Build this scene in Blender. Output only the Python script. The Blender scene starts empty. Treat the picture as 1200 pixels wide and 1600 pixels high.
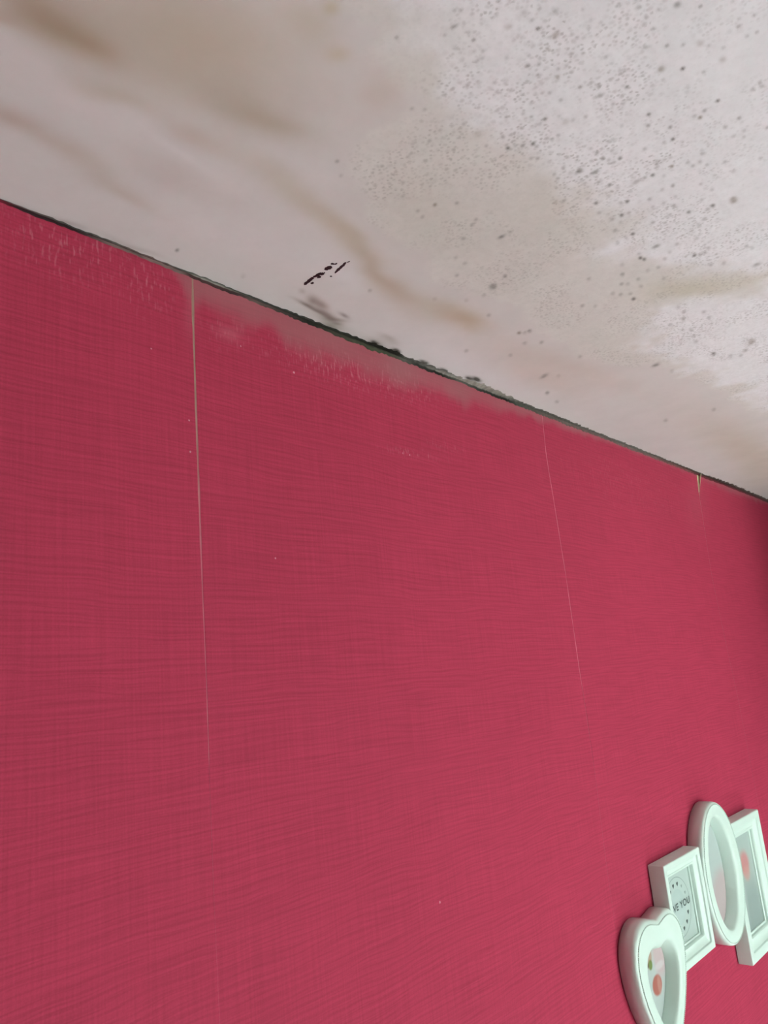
import bpy, bmesh, math
import numpy as np
from mathutils import Vector, Matrix

scene = bpy.context.scene
C = scene.collection
PI = math.pi
H = 2.4                      # ceiling height; the red wall is the plane y = 0, the room lies at y < 0

# ------------------------------------------------------------------ camera
YAW, PITCH, ROLL, FPX = 0.852025645, 0.230653422, -0.094343334, 1201.08364
CAM = Vector((-0.322311971, -0.460749574, H - 0.335490540))
fw = Vector((math.sin(YAW)*math.cos(PITCH), math.cos(YAW)*math.cos(PITCH), math.sin(PITCH)))
rt0 = Vector((math.cos(YAW), -math.sin(YAW), 0))
up0 = rt0.cross(fw)
rt = math.cos(ROLL)*rt0 + math.sin(ROLL)*up0
up = -math.sin(ROLL)*rt0 + math.cos(ROLL)*up0
cd = bpy.data.cameras.new('camera')
cd.sensor_fit = 'VERTICAL'; cd.sensor_height = 36.0; cd.lens = 36.0*FPX/1600.0
cd.clip_start = 0.01; cd.clip_end = 100
cam = bpy.data.objects.new('camera', cd); C.objects.link(cam)
m = Matrix((rt, up, -fw)).transposed().to_4x4(); m.translation = CAM
cam.matrix_world = m
scene.camera = cam

# ------------------------------------------------------------------ sky, daylight, exposure
w = bpy.data.worlds.new('sky'); scene.world = w; w.use_nodes = True
nt = w.node_tree; nt.nodes.clear()
wo = nt.nodes.new('ShaderNodeOutputWorld'); bg = nt.nodes.new('ShaderNodeBackground')
tc = nt.nodes.new('ShaderNodeTexCoord'); sx = nt.nodes.new('ShaderNodeSeparateXYZ')
mr = nt.nodes.new('ShaderNodeMapRange'); mr.inputs['From Min'].default_value = -0.25; mr.inputs['From Max'].default_value = 0.6
rp = nt.nodes.new('ShaderNodeValToRGB')
rp.color_ramp.elements[0].color = (0.62, 0.70, 0.64, 1); rp.color_ramp.elements[1].color = (0.82, 1.0, 0.99, 1)
e = rp.color_ramp.elements.new(0.35); e.color = (0.76, 0.90, 0.88, 1)
nt.links.new(tc.outputs['Generated'], sx.inputs[0]); nt.links.new(sx.outputs['Z'], mr.inputs['Value'])
nt.links.new(mr.outputs[0], rp.inputs[0]); nt.links.new(rp.outputs[0], bg.inputs['Color'])
bg.inputs['Strength'].default_value = 1.0
nt.links.new(bg.outputs[0], wo.inputs['Surface'])

RX = 1.50                                    # right-hand wall
LX, FY = -1.5, -1.90                          # far end wall and wall behind the camera
WX0, WX1, WZ0, WZ1 = 0.48, 1.46, 0.75, 2.12   # window opening in the wall behind the camera
pl = bpy.data.lights.new('window_portal', 'AREA'); pl.shape = 'RECTANGLE'
pl.size = WX1-WX0; pl.size_y = WZ1-WZ0; pl.cycles.is_portal = True
po = bpy.data.objects.new('window_portal', pl); C.objects.link(po)
po.location = ((WX0+WX1)/2, FY-0.16, (WZ0+WZ1)/2); po.rotation_euler = (PI/2, 0, 0)

sl = bpy.data.lights.new('sun', 'SUN'); sl.energy = 6.2; sl.angle = 0.01; sl.color = (0.90, 0.98, 1.0)
so_ = bpy.data.objects.new('sun', sl); C.objects.link(so_)
so_.rotation_euler = Vector((-0.40, 0.52, -1.10)).to_track_quat('-Z', 'Y').to_euler()   # slants through the window onto the floor

vs = scene.view_settings
scene.display_settings.display_device = 'sRGB'
vs.view_transform = 'Standard'; vs.look = 'None'; vs.gamma = 1.0; vs.use_curve_mapping = False
vs.exposure = 4.07

# ------------------------------------------------------------------ measured marks, metres (x along the wall, y off it, z up)
STAINS = [(-0.1443,-0.1768,0.0512,0.0243,160,0.94,0.915,0.87),(-0.0805,-0.1952,0.0436,0.0173,172,0.97,0.955,0.93),(-0.1756,-0.1523,0.0168,0.0074,176,0.8,0.735,0.655),(-0.1591,-0.1527,0.0096,0.0046,-179,0.9,0.85,0.79),(-0.1904,-0.1569,0.016,0.0085,162,0.86,0.8,0.74),(-0.201,-0.139,0.0081,0.0036,155,0.92,0.84,0.8),(-0.131,-0.1672,0.0384,0.0236,174,0.92,0.9,0.85),(-0.0685,-0.1688,0.0257,0.0096,174,0.84,0.81,0.745),(-0.0562,-0.1714,0.0157,0.005,167,0.94,0.92,0.88),(-0.1323,-0.1304,0.0165,0.0059,168,0.92,0.89,0.84),(-0.1366,-0.0709,0.0296,0.0072,-171,0.9,0.86,0.81),(-0.1701,-0.0776,0.0088,0.0059,172,0.9,0.83,0.8),(-0.086,-0.0558,0.0192,0.0058,-177,0.91,0.88,0.84),(-0.0745,-0.0911,0.0248,0.0085,176,0.95,0.92,0.91),(0.0034,-0.1271,0.0475,0.0077,-169,0.92,0.89,0.82),(0.0823,-0.1057,0.033,0.0067,-166,0.9,0.86,0.79),(0.1321,-0.0896,0.0299,0.0083,-162,0.84,0.785,0.71),(0.2018,-0.0871,0.0423,0.012,175,0.89,0.85,0.775),(0.2402,-0.089,0.0192,0.0069,174,0.87,0.81,0.71),(0.988,-0.1118,0.1777,0.0307,-177,0.9,0.865,0.8),(1.2276,-0.0598,0.1302,0.0252,-168,0.93,0.9,0.85),(0.3772,-0.279,0.0482,0.0115,127,0.93,0.92,0.865),(0.3531,-0.2527,0.0279,0.0145,157,0.94,0.935,0.89),(0.1666,-0.1686,0.0876,0.0344,-173,0.92,0.915,0.9),(0.1543,-0.2351,0.0387,0.0198,-168,0.95,0.945,0.925),(0.0764,-0.1697,0.0424,0.0275,-147,0.96,0.96,0.94),(0.4193,-0.0957,0.1001,0.0162,174,0.95,0.905,0.87),(-0.0258,-0.2317,0.0126,0.0095,-146,0.95,0.905,0.87),(-0.0855,-0.25,0.0033,0.0032,-149,0.93,0.9,0.8),(-0.1182,-0.2058,0.0283,0.0175,163,0.95,0.92,0.865),(-0.0872,-0.2342,0.0141,0.0065,-175,0.94,0.92,0.86),(-0.0628,-0.2317,0.0048,0.0038,141,0.95,0.92,0.85),(-0.0822,-0.1307,0.0137,0.0042,176,0.93,0.88,0.84),(0.4332,-0.0629,0.0615,0.014,179,0.97,0.92,0.89),(-0.0265,-0.2788,0.0171,0.0133,-159,0.95,0.95,0.93),(0.4209,-0.1563,0.0671,0.0251,178,0.95,0.95,0.935),(0.7846,-0.021,0.1341,0.0325,-175,0.96,0.96,0.96),(0.0536,-0.1203,0.0266,0.0058,-167,0.93,0.91,0.87),(-0.1131,-0.0032,0.0166,0.0029,-177,0.93,0.91,0.91),(-0.0514,-0.0042,0.0147,0.0023,-177,0.85,0.83,0.83),(-0.0969,-0.0024,0.0087,0.0022,-176,0.82,0.8,0.8),(0.1468,-0.0096,0.0176,0.0046,-174,0.75,0.74,0.71),(0.2161,-0.0037,0.0136,0.0047,-169,0.7,0.69,0.66),(0.217,-0.0183,0.0114,0.0037,-171,0.8,0.79,0.77),(0.1038,-0.028,0.0057,0.0032,-140,0.8,0.76,0.74),(0.1098,-0.0271,0.008,0.0035,-154,0.74,0.7,0.68),(0.117,-0.0284,0.007,0.0029,-158,0.78,0.74,0.72),(0.1043,-0.0199,0.0054,0.0015,179,0.84,0.82,0.8),(0.1107,-0.0178,0.0116,0.0016,-177,0.74,0.71,0.69),(0.1199,-0.0162,0.0135,0.0016,-176,0.72,0.69,0.67),(0.1257,-0.0192,0.012,0.002,-177,0.76,0.72,0.7),(0.1339,-0.018,0.0124,0.0036,-174,0.72,0.68,0.66),(0.1417,-0.0149,0.0083,0.0031,175,0.78,0.74,0.72),(0.145,-0.0266,0.005,0.0018,-168,0.66,0.62,0.62),(0.1472,-0.0177,0.0064,0.0023,161,0.8,0.77,0.75),(0.151,-0.0112,0.004,0.002,170,0.8,0.77,0.75),(0.1493,-0.0036,0.0072,0.0031,178,0.76,0.74,0.71),(0.0865,-0.0349,0.0034,0.002,-144,0.88,0.86,0.85),(0.1039,-0.0786,0.0181,0.0098,-162,1.04,1.07,1.09),(0.3228,-0.0256,0.0872,0.0172,-177,1.04,1.045,1.07),(0.5351,-0.0114,0.1034,0.0192,-179,1.04,1.045,1.05),(-0.0579,-0.1094,0.0265,0.0057,-178,1.03,1.025,1.025),(-0.0193,-0.0548,0.0451,0.013,179,1.05,1.04,1.05),(0.0543,-0.0771,0.0354,0.0105,178,1.03,1.03,1.04),(-0.0846,-0.1139,0.0184,0.0037,-176,1.04,1.04,1.05),(-0.1455,-0.1123,0.0201,0.0078,-174,1.04,1.02,1.03),(-0.1748,-0.122,0.0119,0.0063,-174,1.04,1.02,1.03),(-0.1041,-0.234,0.0095,0.0073,134,1.03,1.02,1.02)]
SPOTS = [(-0.0473,-0.2605,0.0009,0.0008,89,0.17,0),(-0.0154,-0.2875,0.0008,0.0008,51,0.36,0),(-0.0211,-0.2885,0.0008,0.0008,87,0.17,0),(-0.0179,-0.2781,0.0009,0.0008,66,0.17,0),(-0.0294,-0.2789,0.0008,0.0008,87,0.17,0),(-0.0301,-0.2857,0.0016,0.0008,106,0.3,0),(-0.0275,-0.2901,0.0008,0.0008,105,0.17,0),(-0.0354,-0.294,0.0008,0.0008,114,0.17,0),(-0.0379,-0.2917,0.0008,0.0008,110,0.17,0),(-0.0291,-0.2965,0.0008,0.0008,121,0.17,0),(-0.0194,-0.3048,0.0008,0.0008,152,0.17,0),(-0.0083,-0.3049,0.0014,0.0014,173,0.17,1),(0.0002,-0.3059,0.0009,0.0008,-179,0.17,0),(0.0008,-0.303,0.0009,0.0008,-175,0.17,0),(-0.0026,-0.3162,0.0008,0.0008,171,0.17,0),(0.0045,-0.3153,0.0009,0.0008,176,0.36,0),(0.0153,-0.3197,0.0015,0.0014,179,0.36,1),(0.0209,-0.3119,0.0009,0.0008,-174,0.17,1),(0.0117,-0.3079,0.0009,0.0008,-175,0.17,0),(-0.0058,-0.3225,0.0008,0.0008,165,0.17,0),(0.0018,-0.3275,0.0014,0.0013,169,0.17,0),(-0.0206,-0.314,0.0008,0.0007,152,0.17,0),(-0.0093,-0.316,0.0017,0.0016,165,0.10200000000000001,0),(0.0081,-0.293,0.0009,0.0008,-161,0.17,0),(0.0222,-0.2982,0.0009,0.0009,-165,0.36,0),(0.0166,-0.3022,0.0009,0.0008,-169,0.17,0),(0.0229,-0.3056,0.0009,0.0008,-170,0.17,0),(0.026,-0.3032,0.0009,0.0008,-168,0.17,0),(0.0424,-0.3055,0.001,0.0009,-167,0.36,1),(0.0389,-0.3133,0.001,0.0008,-171,0.17,0),(0.0375,-0.3089,0.001,0.0008,-169,0.17,0),(0.0328,-0.2985,0.001,0.0009,-164,0.17,0),(0.0181,-0.2781,0.001,0.0009,-149,0.17,0),(0.0235,-0.2822,0.001,0.0009,-153,0.17,0),(0.0253,-0.2749,0.001,0.0009,-149,0.17,0),(0.0303,-0.2811,0.001,0.0009,-154,0.17,0),(0.0397,-0.2927,0.001,0.0009,-161,0.17,0),(0.0401,-0.2963,0.001,0.0009,-163,0.17,0),(0.0203,-0.2738,0.001,0.0009,-147,0.17,0),(-0.0022,-0.2807,0.0009,0.0009,-141,0.17,0),(-0.0053,-0.2867,0.0009,0.0008,-148,0.17,0),(-0.0089,-0.2834,0.0009,0.0008,-137,0.17,0),(-0.0015,-0.2835,0.0009,0.0009,-146,0.17,0),(0.011,-0.2718,0.0012,0.0011,-142,0.10200000000000001,1),(0.0076,-0.2664,0.001,0.0009,-137,0.17,0),(0.0465,-0.293,0.001,0.0009,-161,0.17,1),(0.0498,-0.2959,0.001,0.0009,-163,0.17,0),(0.0601,-0.2976,0.0011,0.0009,-163,0.17,0),(0.0486,-0.2839,0.0011,0.0009,-157,0.17,0),(0.0467,-0.2674,0.0011,0.0009,-150,0.17,0),(0.038,-0.2668,0.0011,0.0009,-148,0.17,0),(0.0585,-0.2778,0.0011,0.0009,-155,0.17,0),(0.0668,-0.2825,0.0011,0.0009,-158,0.36,0),(0.0682,-0.2782,0.0011,0.0009,-156,0.17,0),(0.0523,-0.2759,0.0011,0.0009,-154,0.17,0),(0.0713,-0.29,0.0011,0.0009,-161,0.17,0),(0.0788,-0.2903,0.002,0.0016,-161,0.17,1),(0.081,-0.2941,0.0012,0.0009,-162,0.17,0),(0.0597,-0.2558,0.0012,0.001,-148,0.17,0),(0.0713,-0.2523,0.0012,0.001,-148,0.36,0),(0.073,-0.2568,0.0012,0.001,-150,0.17,0),(0.0766,-0.26,0.0012,0.001,-151,0.36,0),(0.0806,-0.2654,0.0012,0.001,-153,0.36,0),(0.0846,-0.2659,0.0012,0.001,-154,0.17,0),(0.0455,-0.2472,0.0023,0.002,-142,0.10200000000000001,1),(0.0585,-0.2442,0.0012,0.001,-144,0.17,0),(0.0317,-0.2461,0.0011,0.0009,-138,0.17,0),(0.0248,-0.2327,0.0011,0.001,48,0.17,0),(0.0271,-0.2225,0.0012,0.001,50,0.17,0),(-0.0023,-0.2328,0.001,0.0009,59,0.17,0),(0.004,-0.2375,0.001,0.0009,56,0.17,0),(0.0832,-0.2745,0.0012,0.001,-156,0.17,0),(0.0863,-0.2762,0.0012,0.001,-157,0.17,0),(0.0862,-0.2809,0.0012,0.001,-158,0.17,0),(0.097,-0.2687,0.0013,0.001,-155,0.17,0),(0.0953,-0.26,0.0013,0.001,-153,0.17,0),(0.1044,-0.2638,0.0013,0.001,-155,0.17,0),(0.126,-0.2674,0.0014,0.001,-157,0.17,0),(0.1188,-0.2591,0.0014,0.001,-155,0.17,0),(0.1244,-0.2583,0.0014,0.001,-155,0.17,0),(0.1176,-0.2666,0.0014,0.001,-156,0.17,0),(0.0919,-0.2571,0.0013,0.001,-152,0.17,0),(0.0279,-0.2037,0.0012,0.001,53,0.17,0),(0.0449,-0.1848,0.0013,0.001,52,0.17,0),(0.0117,-0.3379,0.0008,0.0007,170,0.17,0),(0.0239,-0.353,0.0009,0.0007,170,0.17,0),(0.0262,-0.3564,0.0009,0.0007,170,0.17,0),(0.0333,-0.3597,0.0009,0.0007,171,0.17,0),(0.0422,-0.366,0.0009,0.0007,172,0.17,0),(0.047,-0.3743,0.0015,0.0012,171,0.36,0),(0.0573,-0.3825,0.0009,0.0007,171,0.36,0),(0.0675,-0.3958,0.0009,0.0007,171,0.17,0),(0.0265,-0.3408,0.0009,0.0008,174,0.17,0),(0.0213,-0.3375,0.0009,0.0008,174,0.17,0),(0.0249,-0.3346,0.0009,0.0008,176,0.17,0),(0.0422,-0.3593,0.0009,0.0007,173,0.17,0),(0.052,-0.3587,0.0009,0.0008,176,0.17,0),(0.0376,-0.34,0.0009,0.0008,178,0.17,1),(0.0259,-0.3269,0.0009,0.0008,179,0.17,0),(0.0287,-0.3297,0.0009,0.0008,179,0.17,0),(0.0389,-0.3238,0.0011,0.001,-176,0.10200000000000001,1),(0.0506,-0.3318,0.001,0.0008,-177,0.17,0),(0.0607,-0.3502,0.001,0.0008,179,0.17,0),(0.0692,-0.3594,0.001,0.0008,178,0.36,0),(0.0821,-0.3733,0.0017,0.0013,177,0.17,1),(0.0875,-0.376,0.001,0.0008,177,0.17,0),(0.0757,-0.3661,0.001,0.0008,178,0.17,0),(0.0817,-0.3944,0.001,0.0007,173,0.17,0),(0.0866,-0.3924,0.001,0.0007,174,0.17,0),(0.0973,-0.3937,0.001,0.0007,175,0.17,0),(0.0986,-0.3984,0.001,0.0007,174,0.17,0),(0.0856,-0.4011,0.001,0.0007,172,0.17,0),(0.104,-0.3779,0.0019,0.0013,178,0.17,1),(0.0956,-0.3812,0.0011,0.0008,177,0.17,0),(0.0834,-0.3503,0.0018,0.0014,-178,0.36,1),(0.093,-0.359,0.0011,0.0008,-179,0.36,0),(0.1051,-0.3667,0.0011,0.0008,-179,0.17,0),(0.0926,-0.3474,0.0011,0.0008,-176,0.17,0),(0.0597,-0.3106,0.001,0.0009,-168,0.36,0),(0.0813,-0.3299,0.0011,0.0009,-173,0.36,0),(0.067,-0.3187,0.0011,0.0009,-171,0.17,0),(0.0752,-0.3156,0.0017,0.0011,101,0.3,0),(0.1139,-0.3535,0.0014,0.001,-176,0.10200000000000001,0),(0.141,-0.3874,0.0012,0.0008,180,0.17,0),(0.1449,-0.3876,0.0012,0.0008,180,0.17,0),(0.1424,-0.3828,0.0012,0.0008,-180,0.17,0),(0.1359,-0.3641,0.0012,0.0008,-177,0.36,0),(0.138,-0.3553,0.0013,0.0009,-175,0.36,0),(0.1422,-0.3508,0.0013,0.0009,-174,0.36,1),(0.1379,-0.3488,0.0013,0.0009,-174,0.17,0),(0.1629,-0.3682,0.0013,0.0009,-176,0.36,0),(0.1137,-0.3293,0.0012,0.0009,-171,0.36,0),(0.1232,-0.3248,0.0013,0.0009,-170,0.36,0),(0.1359,-0.3341,0.0013,0.0009,-171,0.36,0),(0.1098,-0.313,0.0012,0.0009,-167,0.17,0),(0.1485,-0.3305,0.0013,0.0009,-170,0.36,0),(0.1469,-0.3252,0.0014,0.0009,-169,0.17,0),(0.1775,-0.3599,0.0014,0.0009,-174,0.17,0),(0.1643,-0.359,0.0014,0.0009,-175,0.17,0),(0.1773,-0.3666,0.0014,0.0009,-175,0.17,0),(0.1842,-0.3642,0.0014,0.0009,-175,0.17,0),(0.1867,-0.3783,0.0014,0.0009,-177,0.17,0),(0.0878,-0.3179,0.0011,0.0009,-169,0.17,0),(0.0924,-0.3223,0.0011,0.0009,-170,0.17,0),(0.0659,-0.3329,0.001,0.0008,-175,0.17,0),(0.0684,-0.3352,0.001,0.0008,-176,0.17,0),(0.1213,-0.2898,0.0013,0.001,-162,0.36,0),(0.1298,-0.2899,0.0014,0.001,-162,0.36,0),(0.1387,-0.298,0.0014,0.001,-164,0.36,0),(0.1174,-0.3004,0.0013,0.001,-164,0.17,0),(0.1173,-0.3033,0.0013,0.001,-165,0.17,0),(0.1271,-0.2979,0.0013,0.001,-164,0.17,0),(0.1394,-0.293,0.0014,0.001,-163,0.17,0),(0.1345,-0.2919,0.0014,0.001,-162,0.17,0),(0.143,-0.3137,0.0014,0.001,-167,0.17,0),(0.1643,-0.3219,0.0014,0.001,-168,0.17,0),(0.1645,-0.3179,0.0014,0.001,-168,0.17,0),(0.1647,-0.3127,0.0015,0.001,-167,0.17,0),(0.1755,-0.3187,0.0015,0.001,-168,0.36,1),(0.1862,-0.3344,0.0015,0.001,-170,0.17,0),(0.1938,-0.3366,0.0015,0.001,-170,0.17,0),(0.179,-0.3388,0.0015,0.001,-171,0.17,0),(0.2005,-0.3464,0.0015,0.001,-172,0.17,0),(0.2162,-0.3471,0.0016,0.001,-172,0.17,0),(0.2164,-0.3649,0.0016,0.0009,-174,0.17,0),(0.1804,-0.3283,0.0015,0.001,-169,0.17,0),(0.1865,-0.3293,0.0015,0.001,-169,0.17,0),(0.1389,-0.2795,0.002,0.0014,91,0.3,0),(0.1293,-0.2724,0.002,0.0014,92,0.3,0),(0.1402,-0.2684,0.0015,0.0011,-158,0.17,0),(0.1509,-0.2776,0.0015,0.001,-160,0.17,0),(0.1601,-0.2798,0.0015,0.0011,-161,0.36,0),(0.1682,-0.282,0.0015,0.0011,-161,0.17,0),(0.1722,-0.2947,0.002,0.0015,87,0.3,0),(0.1725,-0.3006,0.0015,0.001,-165,0.17,0),(0.1744,-0.3056,0.0015,0.001,-165,0.36,0),(0.1817,-0.3107,0.0015,0.001,-166,0.17,0),(0.1976,-0.3106,0.0016,0.001,-166,0.36,0),(0.1961,-0.3035,0.0016,0.001,-165,0.17,0),(0.2257,-0.3286,0.0017,0.001,-169,0.17,0),(0.2122,-0.3254,0.0016,0.001,-169,0.17,0),(0.0847,-0.301,0.0012,0.0009,-164,0.36,0),(0.1719,-0.2733,0.0016,0.0011,-160,0.17,0),(0.1725,-0.2628,0.0016,0.0011,-158,0.36,0),(0.1892,-0.2795,0.0017,0.0011,-161,0.36,0),(0.1873,-0.2753,0.0017,0.0011,-161,0.17,0),(0.1998,-0.2921,0.0017,0.0011,-163,0.17,0),(0.2124,-0.3064,0.0017,0.0011,-166,0.17,0),(0.2134,-0.2974,0.0017,0.0011,-164,0.17,0),(0.2238,-0.3012,0.0018,0.0011,-165,0.17,0),(0.2115,-0.2895,0.0017,0.0011,-163,0.17,0),(0.1855,-0.2588,0.0017,0.0011,-158,0.17,0),(0.2022,-0.2689,0.0017,0.0011,-160,0.36,0),(0.2037,-0.274,0.0017,0.0011,-161,0.17,0),(0.2012,-0.2615,0.0018,0.0011,-159,0.17,0),(0.2107,-0.2641,0.0018,0.0011,-160,0.17,0),(0.2175,-0.2562,0.0019,0.0012,-159,0.17,0),(0.2322,-0.294,0.0018,0.0011,-164,0.17,0),(0.2401,-0.3059,0.0018,0.0011,-166,0.36,0),(0.2467,-0.3217,0.0018,0.0011,-168,0.36,0),(0.2486,-0.3174,0.0018,0.0011,-168,0.17,0),(0.2325,-0.3185,0.0018,0.0011,-168,0.17,0),(0.2596,-0.3103,0.0019,0.0011,-167,0.17,0),(0.231,-0.2811,0.0018,0.0011,-162,0.17,0),(0.2639,-0.3044,0.0019,0.0011,-166,0.17,0),(0.2523,-0.3352,0.0031,0.0018,-170,0.36,1),(0.2336,-0.2634,0.0019,0.0012,-160,0.36,0),(0.2324,-0.2579,0.0019,0.0012,-159,0.17,0),(0.2363,-0.2491,0.002,0.0012,-158,0.17,0),(0.2669,-0.2683,0.0025,0.0019,69,0.3,0),(0.2661,-0.2541,0.0021,0.0012,-160,0.17,0),(0.2735,-0.2517,0.0021,0.0012,-160,0.36,0),(0.2784,-0.2532,0.0022,0.0012,-160,0.36,0),(0.2775,-0.2815,0.0021,0.0012,-163,0.17,0),(0.3075,-0.2847,0.0022,0.0012,-164,0.36,0),(0.3115,-0.288,0.0022,0.0012,-165,0.17,0),(0.2923,-0.2652,0.0022,0.0012,-162,0.17,0),(0.2848,-0.2724,0.0021,0.0012,-162,0.17,0),(0.2827,-0.296,0.0021,0.0012,-165,0.17,0),(0.311,-0.2922,0.0022,0.0012,-165,0.17,0),(0.306,-0.2973,0.0022,0.0012,-166,0.17,0),(0.33,-0.32,0.0022,0.0012,-168,0.17,0),(0.3367,-0.3225,0.0023,0.0012,-169,0.17,0),(0.2712,-0.2364,0.0022,0.0013,-158,0.17,0),(0.2867,-0.2293,0.0023,0.0013,-158,0.36,0),(0.2989,-0.2473,0.0023,0.0013,-160,0.17,0),(0.3012,-0.2557,0.0023,0.0013,-161,0.17,0),(0.3066,-0.235,0.0024,0.0013,-159,0.17,0),(0.3245,-0.251,0.0024,0.0013,-161,0.17,0),(0.3022,-0.2211,0.0024,0.0013,-157,0.17,0),(0.307,-0.225,0.0024,0.0013,-158,0.17,0),(0.321,-0.2308,0.0025,0.0013,-159,0.17,0),(0.3122,-0.2077,0.0025,0.0014,-156,0.17,0),(0.3199,-0.2119,0.0025,0.0014,-157,0.17,0),(0.3259,-0.2185,0.0025,0.0014,-158,0.17,0),(0.3382,-0.216,0.0026,0.0014,-158,0.36,0),(0.3216,-0.1852,0.0026,0.0014,-154,0.17,0),(0.31,-0.178,0.0026,0.0014,-153,0.17,0),(0.3359,-0.2886,0.0024,0.0012,-165,0.17,0),(0.3426,-0.2973,0.0024,0.0012,-166,0.17,0),(0.3701,-0.3163,0.0027,0.0021,-135,0.3,0),(0.2699,-0.2057,0.0023,0.0013,-154,0.17,0),(0.4198,-0.231,0.0031,0.0014,-161,0.36,0),(0.3913,-0.2374,0.0029,0.0014,-161,0.17,0),(0.4063,-0.2371,0.003,0.0014,-161,0.17,0),(0.4235,-0.2503,0.003,0.0014,-163,0.17,0),(0.4404,-0.249,0.0031,0.0014,-163,0.17,0),(0.423,-0.2165,0.0031,0.0015,-160,0.17,0),(0.4712,-0.2219,0.0034,0.0015,-161,0.17,0),(0.4879,-0.2182,0.0036,0.0016,-161,0.17,0),(0.4531,-0.2263,0.0033,0.0015,-161,0.17,0),(0.5395,-0.2186,0.0039,0.0016,-162,0.36,0),(0.5418,-0.2585,0.0064,0.0026,-165,0.36,1),(0.5714,-0.238,0.0041,0.0016,-164,0.17,0),(0.5618,-0.2463,0.004,0.0016,-165,0.17,0),(0.563,-0.2292,0.0041,0.0016,-163,0.17,0),(0.4149,-0.1189,0.0035,0.0016,-152,0.17,0),(0.5121,-0.1632,0.0046,0.0028,45,0.3,0),(0.5479,-0.1673,0.0042,0.0017,-159,0.17,0),(0.0812,-0.1834,0.0015,0.0011,-135,0.36,1),(0.056,-0.1751,0.0014,0.0011,51,0.17,0),(0.092,-0.1949,0.0015,0.0011,-139,0.17,0),(0.0773,-0.1705,0.0015,0.0011,47,0.17,0),(0.0852,-0.1684,0.0016,0.0011,46,0.17,0),(0.1222,-0.1865,0.0016,0.0012,-141,0.17,0),(0.1187,-0.1926,0.0016,0.0011,-142,0.17,0),(0.1488,-0.1511,0.0019,0.0012,-139,0.17,0),(0.1315,-0.1713,0.0017,0.0012,-140,0.17,0),(0.1534,-0.1922,0.0025,0.0016,85,0.3,0),(0.1534,-0.2004,0.0017,0.0012,-147,0.17,0),(0.1614,-0.1507,0.0019,0.0013,-141,0.17,0),(0.1712,-0.135,0.0021,0.0013,-140,0.17,0),(0.2052,-0.1607,0.0021,0.0013,-145,0.36,0),(0.212,-0.1437,0.0038,0.0023,-144,0.36,0),(0.218,-0.13,0.0023,0.0014,-143,0.17,0),(0.2531,-0.1108,0.0026,0.0014,-144,0.17,0),(0.2128,-0.1144,0.0023,0.0014,-141,0.17,1),(0.1877,-0.098,0.0023,0.0014,-137,0.17,1),(0.3093,-0.1085,0.0029,0.0015,-147,0.36,1),(0.3149,-0.1171,0.0029,0.0015,-148,0.36,0),(0.3348,-0.099,0.0031,0.0016,-147,0.17,0),(0.3479,-0.111,0.0031,0.0016,-149,0.17,0),(0.2993,-0.0505,0.0031,0.0016,-141,0.17,0),(0.3474,-0.0731,0.0033,0.0016,-146,0.17,0),(0.4435,-0.0758,0.0039,0.0017,-150,0.17,1),(0.429,-0.0654,0.0048,0.0027,57,0.3,0),(0.1476,-0.2431,0.0016,0.0011,-153,0.17,1),(0.1514,-0.2475,0.0016,0.0011,-154,0.17,0),(-0.0262,-0.0216,0.0018,0.001,72,0.36,0),(-0.0039,-0.1706,0.0012,0.001,65,0.36,0),(0.0077,-0.1624,0.0013,0.001,62,0.17,0),(0.0335,-0.0235,0.0024,0.0014,65,0.10200000000000001,0),(0.3712,-0.0122,0.0064,0.0026,-167,0.8,0),(0.3634,-0.0088,0.0064,0.0026,-166,0.8,0),(0.3206,-0.0037,0.0059,0.0025,-165,0.8,0),(0.319,-0.0004,0.0059,0.0025,-165,0.8,0),(0.283,-0.0046,0.0046,0.0021,-165,0.6,0),(0.2385,-0.006,0.005,0.0024,-165,0.8,0),(0.2083,-0.0049,0.0047,0.0023,-164,0.8,0),(0.2871,-0.0057,0.0047,0.0021,-165,0.6,0),(0.4793,-0.0398,0.0043,0.0018,-149,0.36,0),(0.5174,-0.0311,0.0047,0.0019,-150,0.17,0),(0.5259,0.0002,0.0049,0.002,-148,0.17,0),(0.7215,-0.0874,0.006,0.0021,-158,0.17,0),(0.7379,-0.1484,0.0058,0.002,-161,0.17,0),(0.314,-0.1121,0.0029,0.0015,-147,0.17,0),(0.1313,-0.0717,0.0021,0.0013,50,0.17,0)]
ZONE = [(-0.1043,-0.2665),(-0.0874,-0.2543),(-0.0767,-0.2516),(-0.0597,-0.2512),(-0.0463,-0.2409),(-0.0319,-0.2357),(-0.0209,-0.2361),(-0.008,-0.2358),(-0.011,-0.2182),(-0.0163,-0.2029),(-0.009,-0.1834),(0.0006,-0.1696),(0.0248,-0.1543),(0.0579,-0.1393),(0.1139,-0.1315),(0.1587,-0.1251),(0.2093,-0.1249),(0.2554,-0.1317),(0.3105,-0.118),(0.3871,-0.1217),(0.4721,-0.1235),(0.5059,-0.1544),(0.6371,-0.1722),(0.8422,-0.1889),(0.9693,-0.2081)]
WHITE = [(-0.0843,-0.2851),(-0.0638,-0.276),(-0.0393,-0.2671),(-0.0133,-0.2617),(0.0112,-0.2447),(0.043,-0.2478),(0.0779,-0.2511),(0.1195,-0.253),(0.1679,-0.2515),(0.2047,-0.251),(0.2658,-0.2493),(0.3044,-0.2551),(0.3988,-0.3173),(0.4461,-0.3036),(0.3926,-0.2617),(0.3806,-0.2291),(0.3859,-0.2008),(0.4621,-0.1774),(0.5616,-0.1772),(0.7534,-0.2146),(0.8976,-0.2259)]
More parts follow.
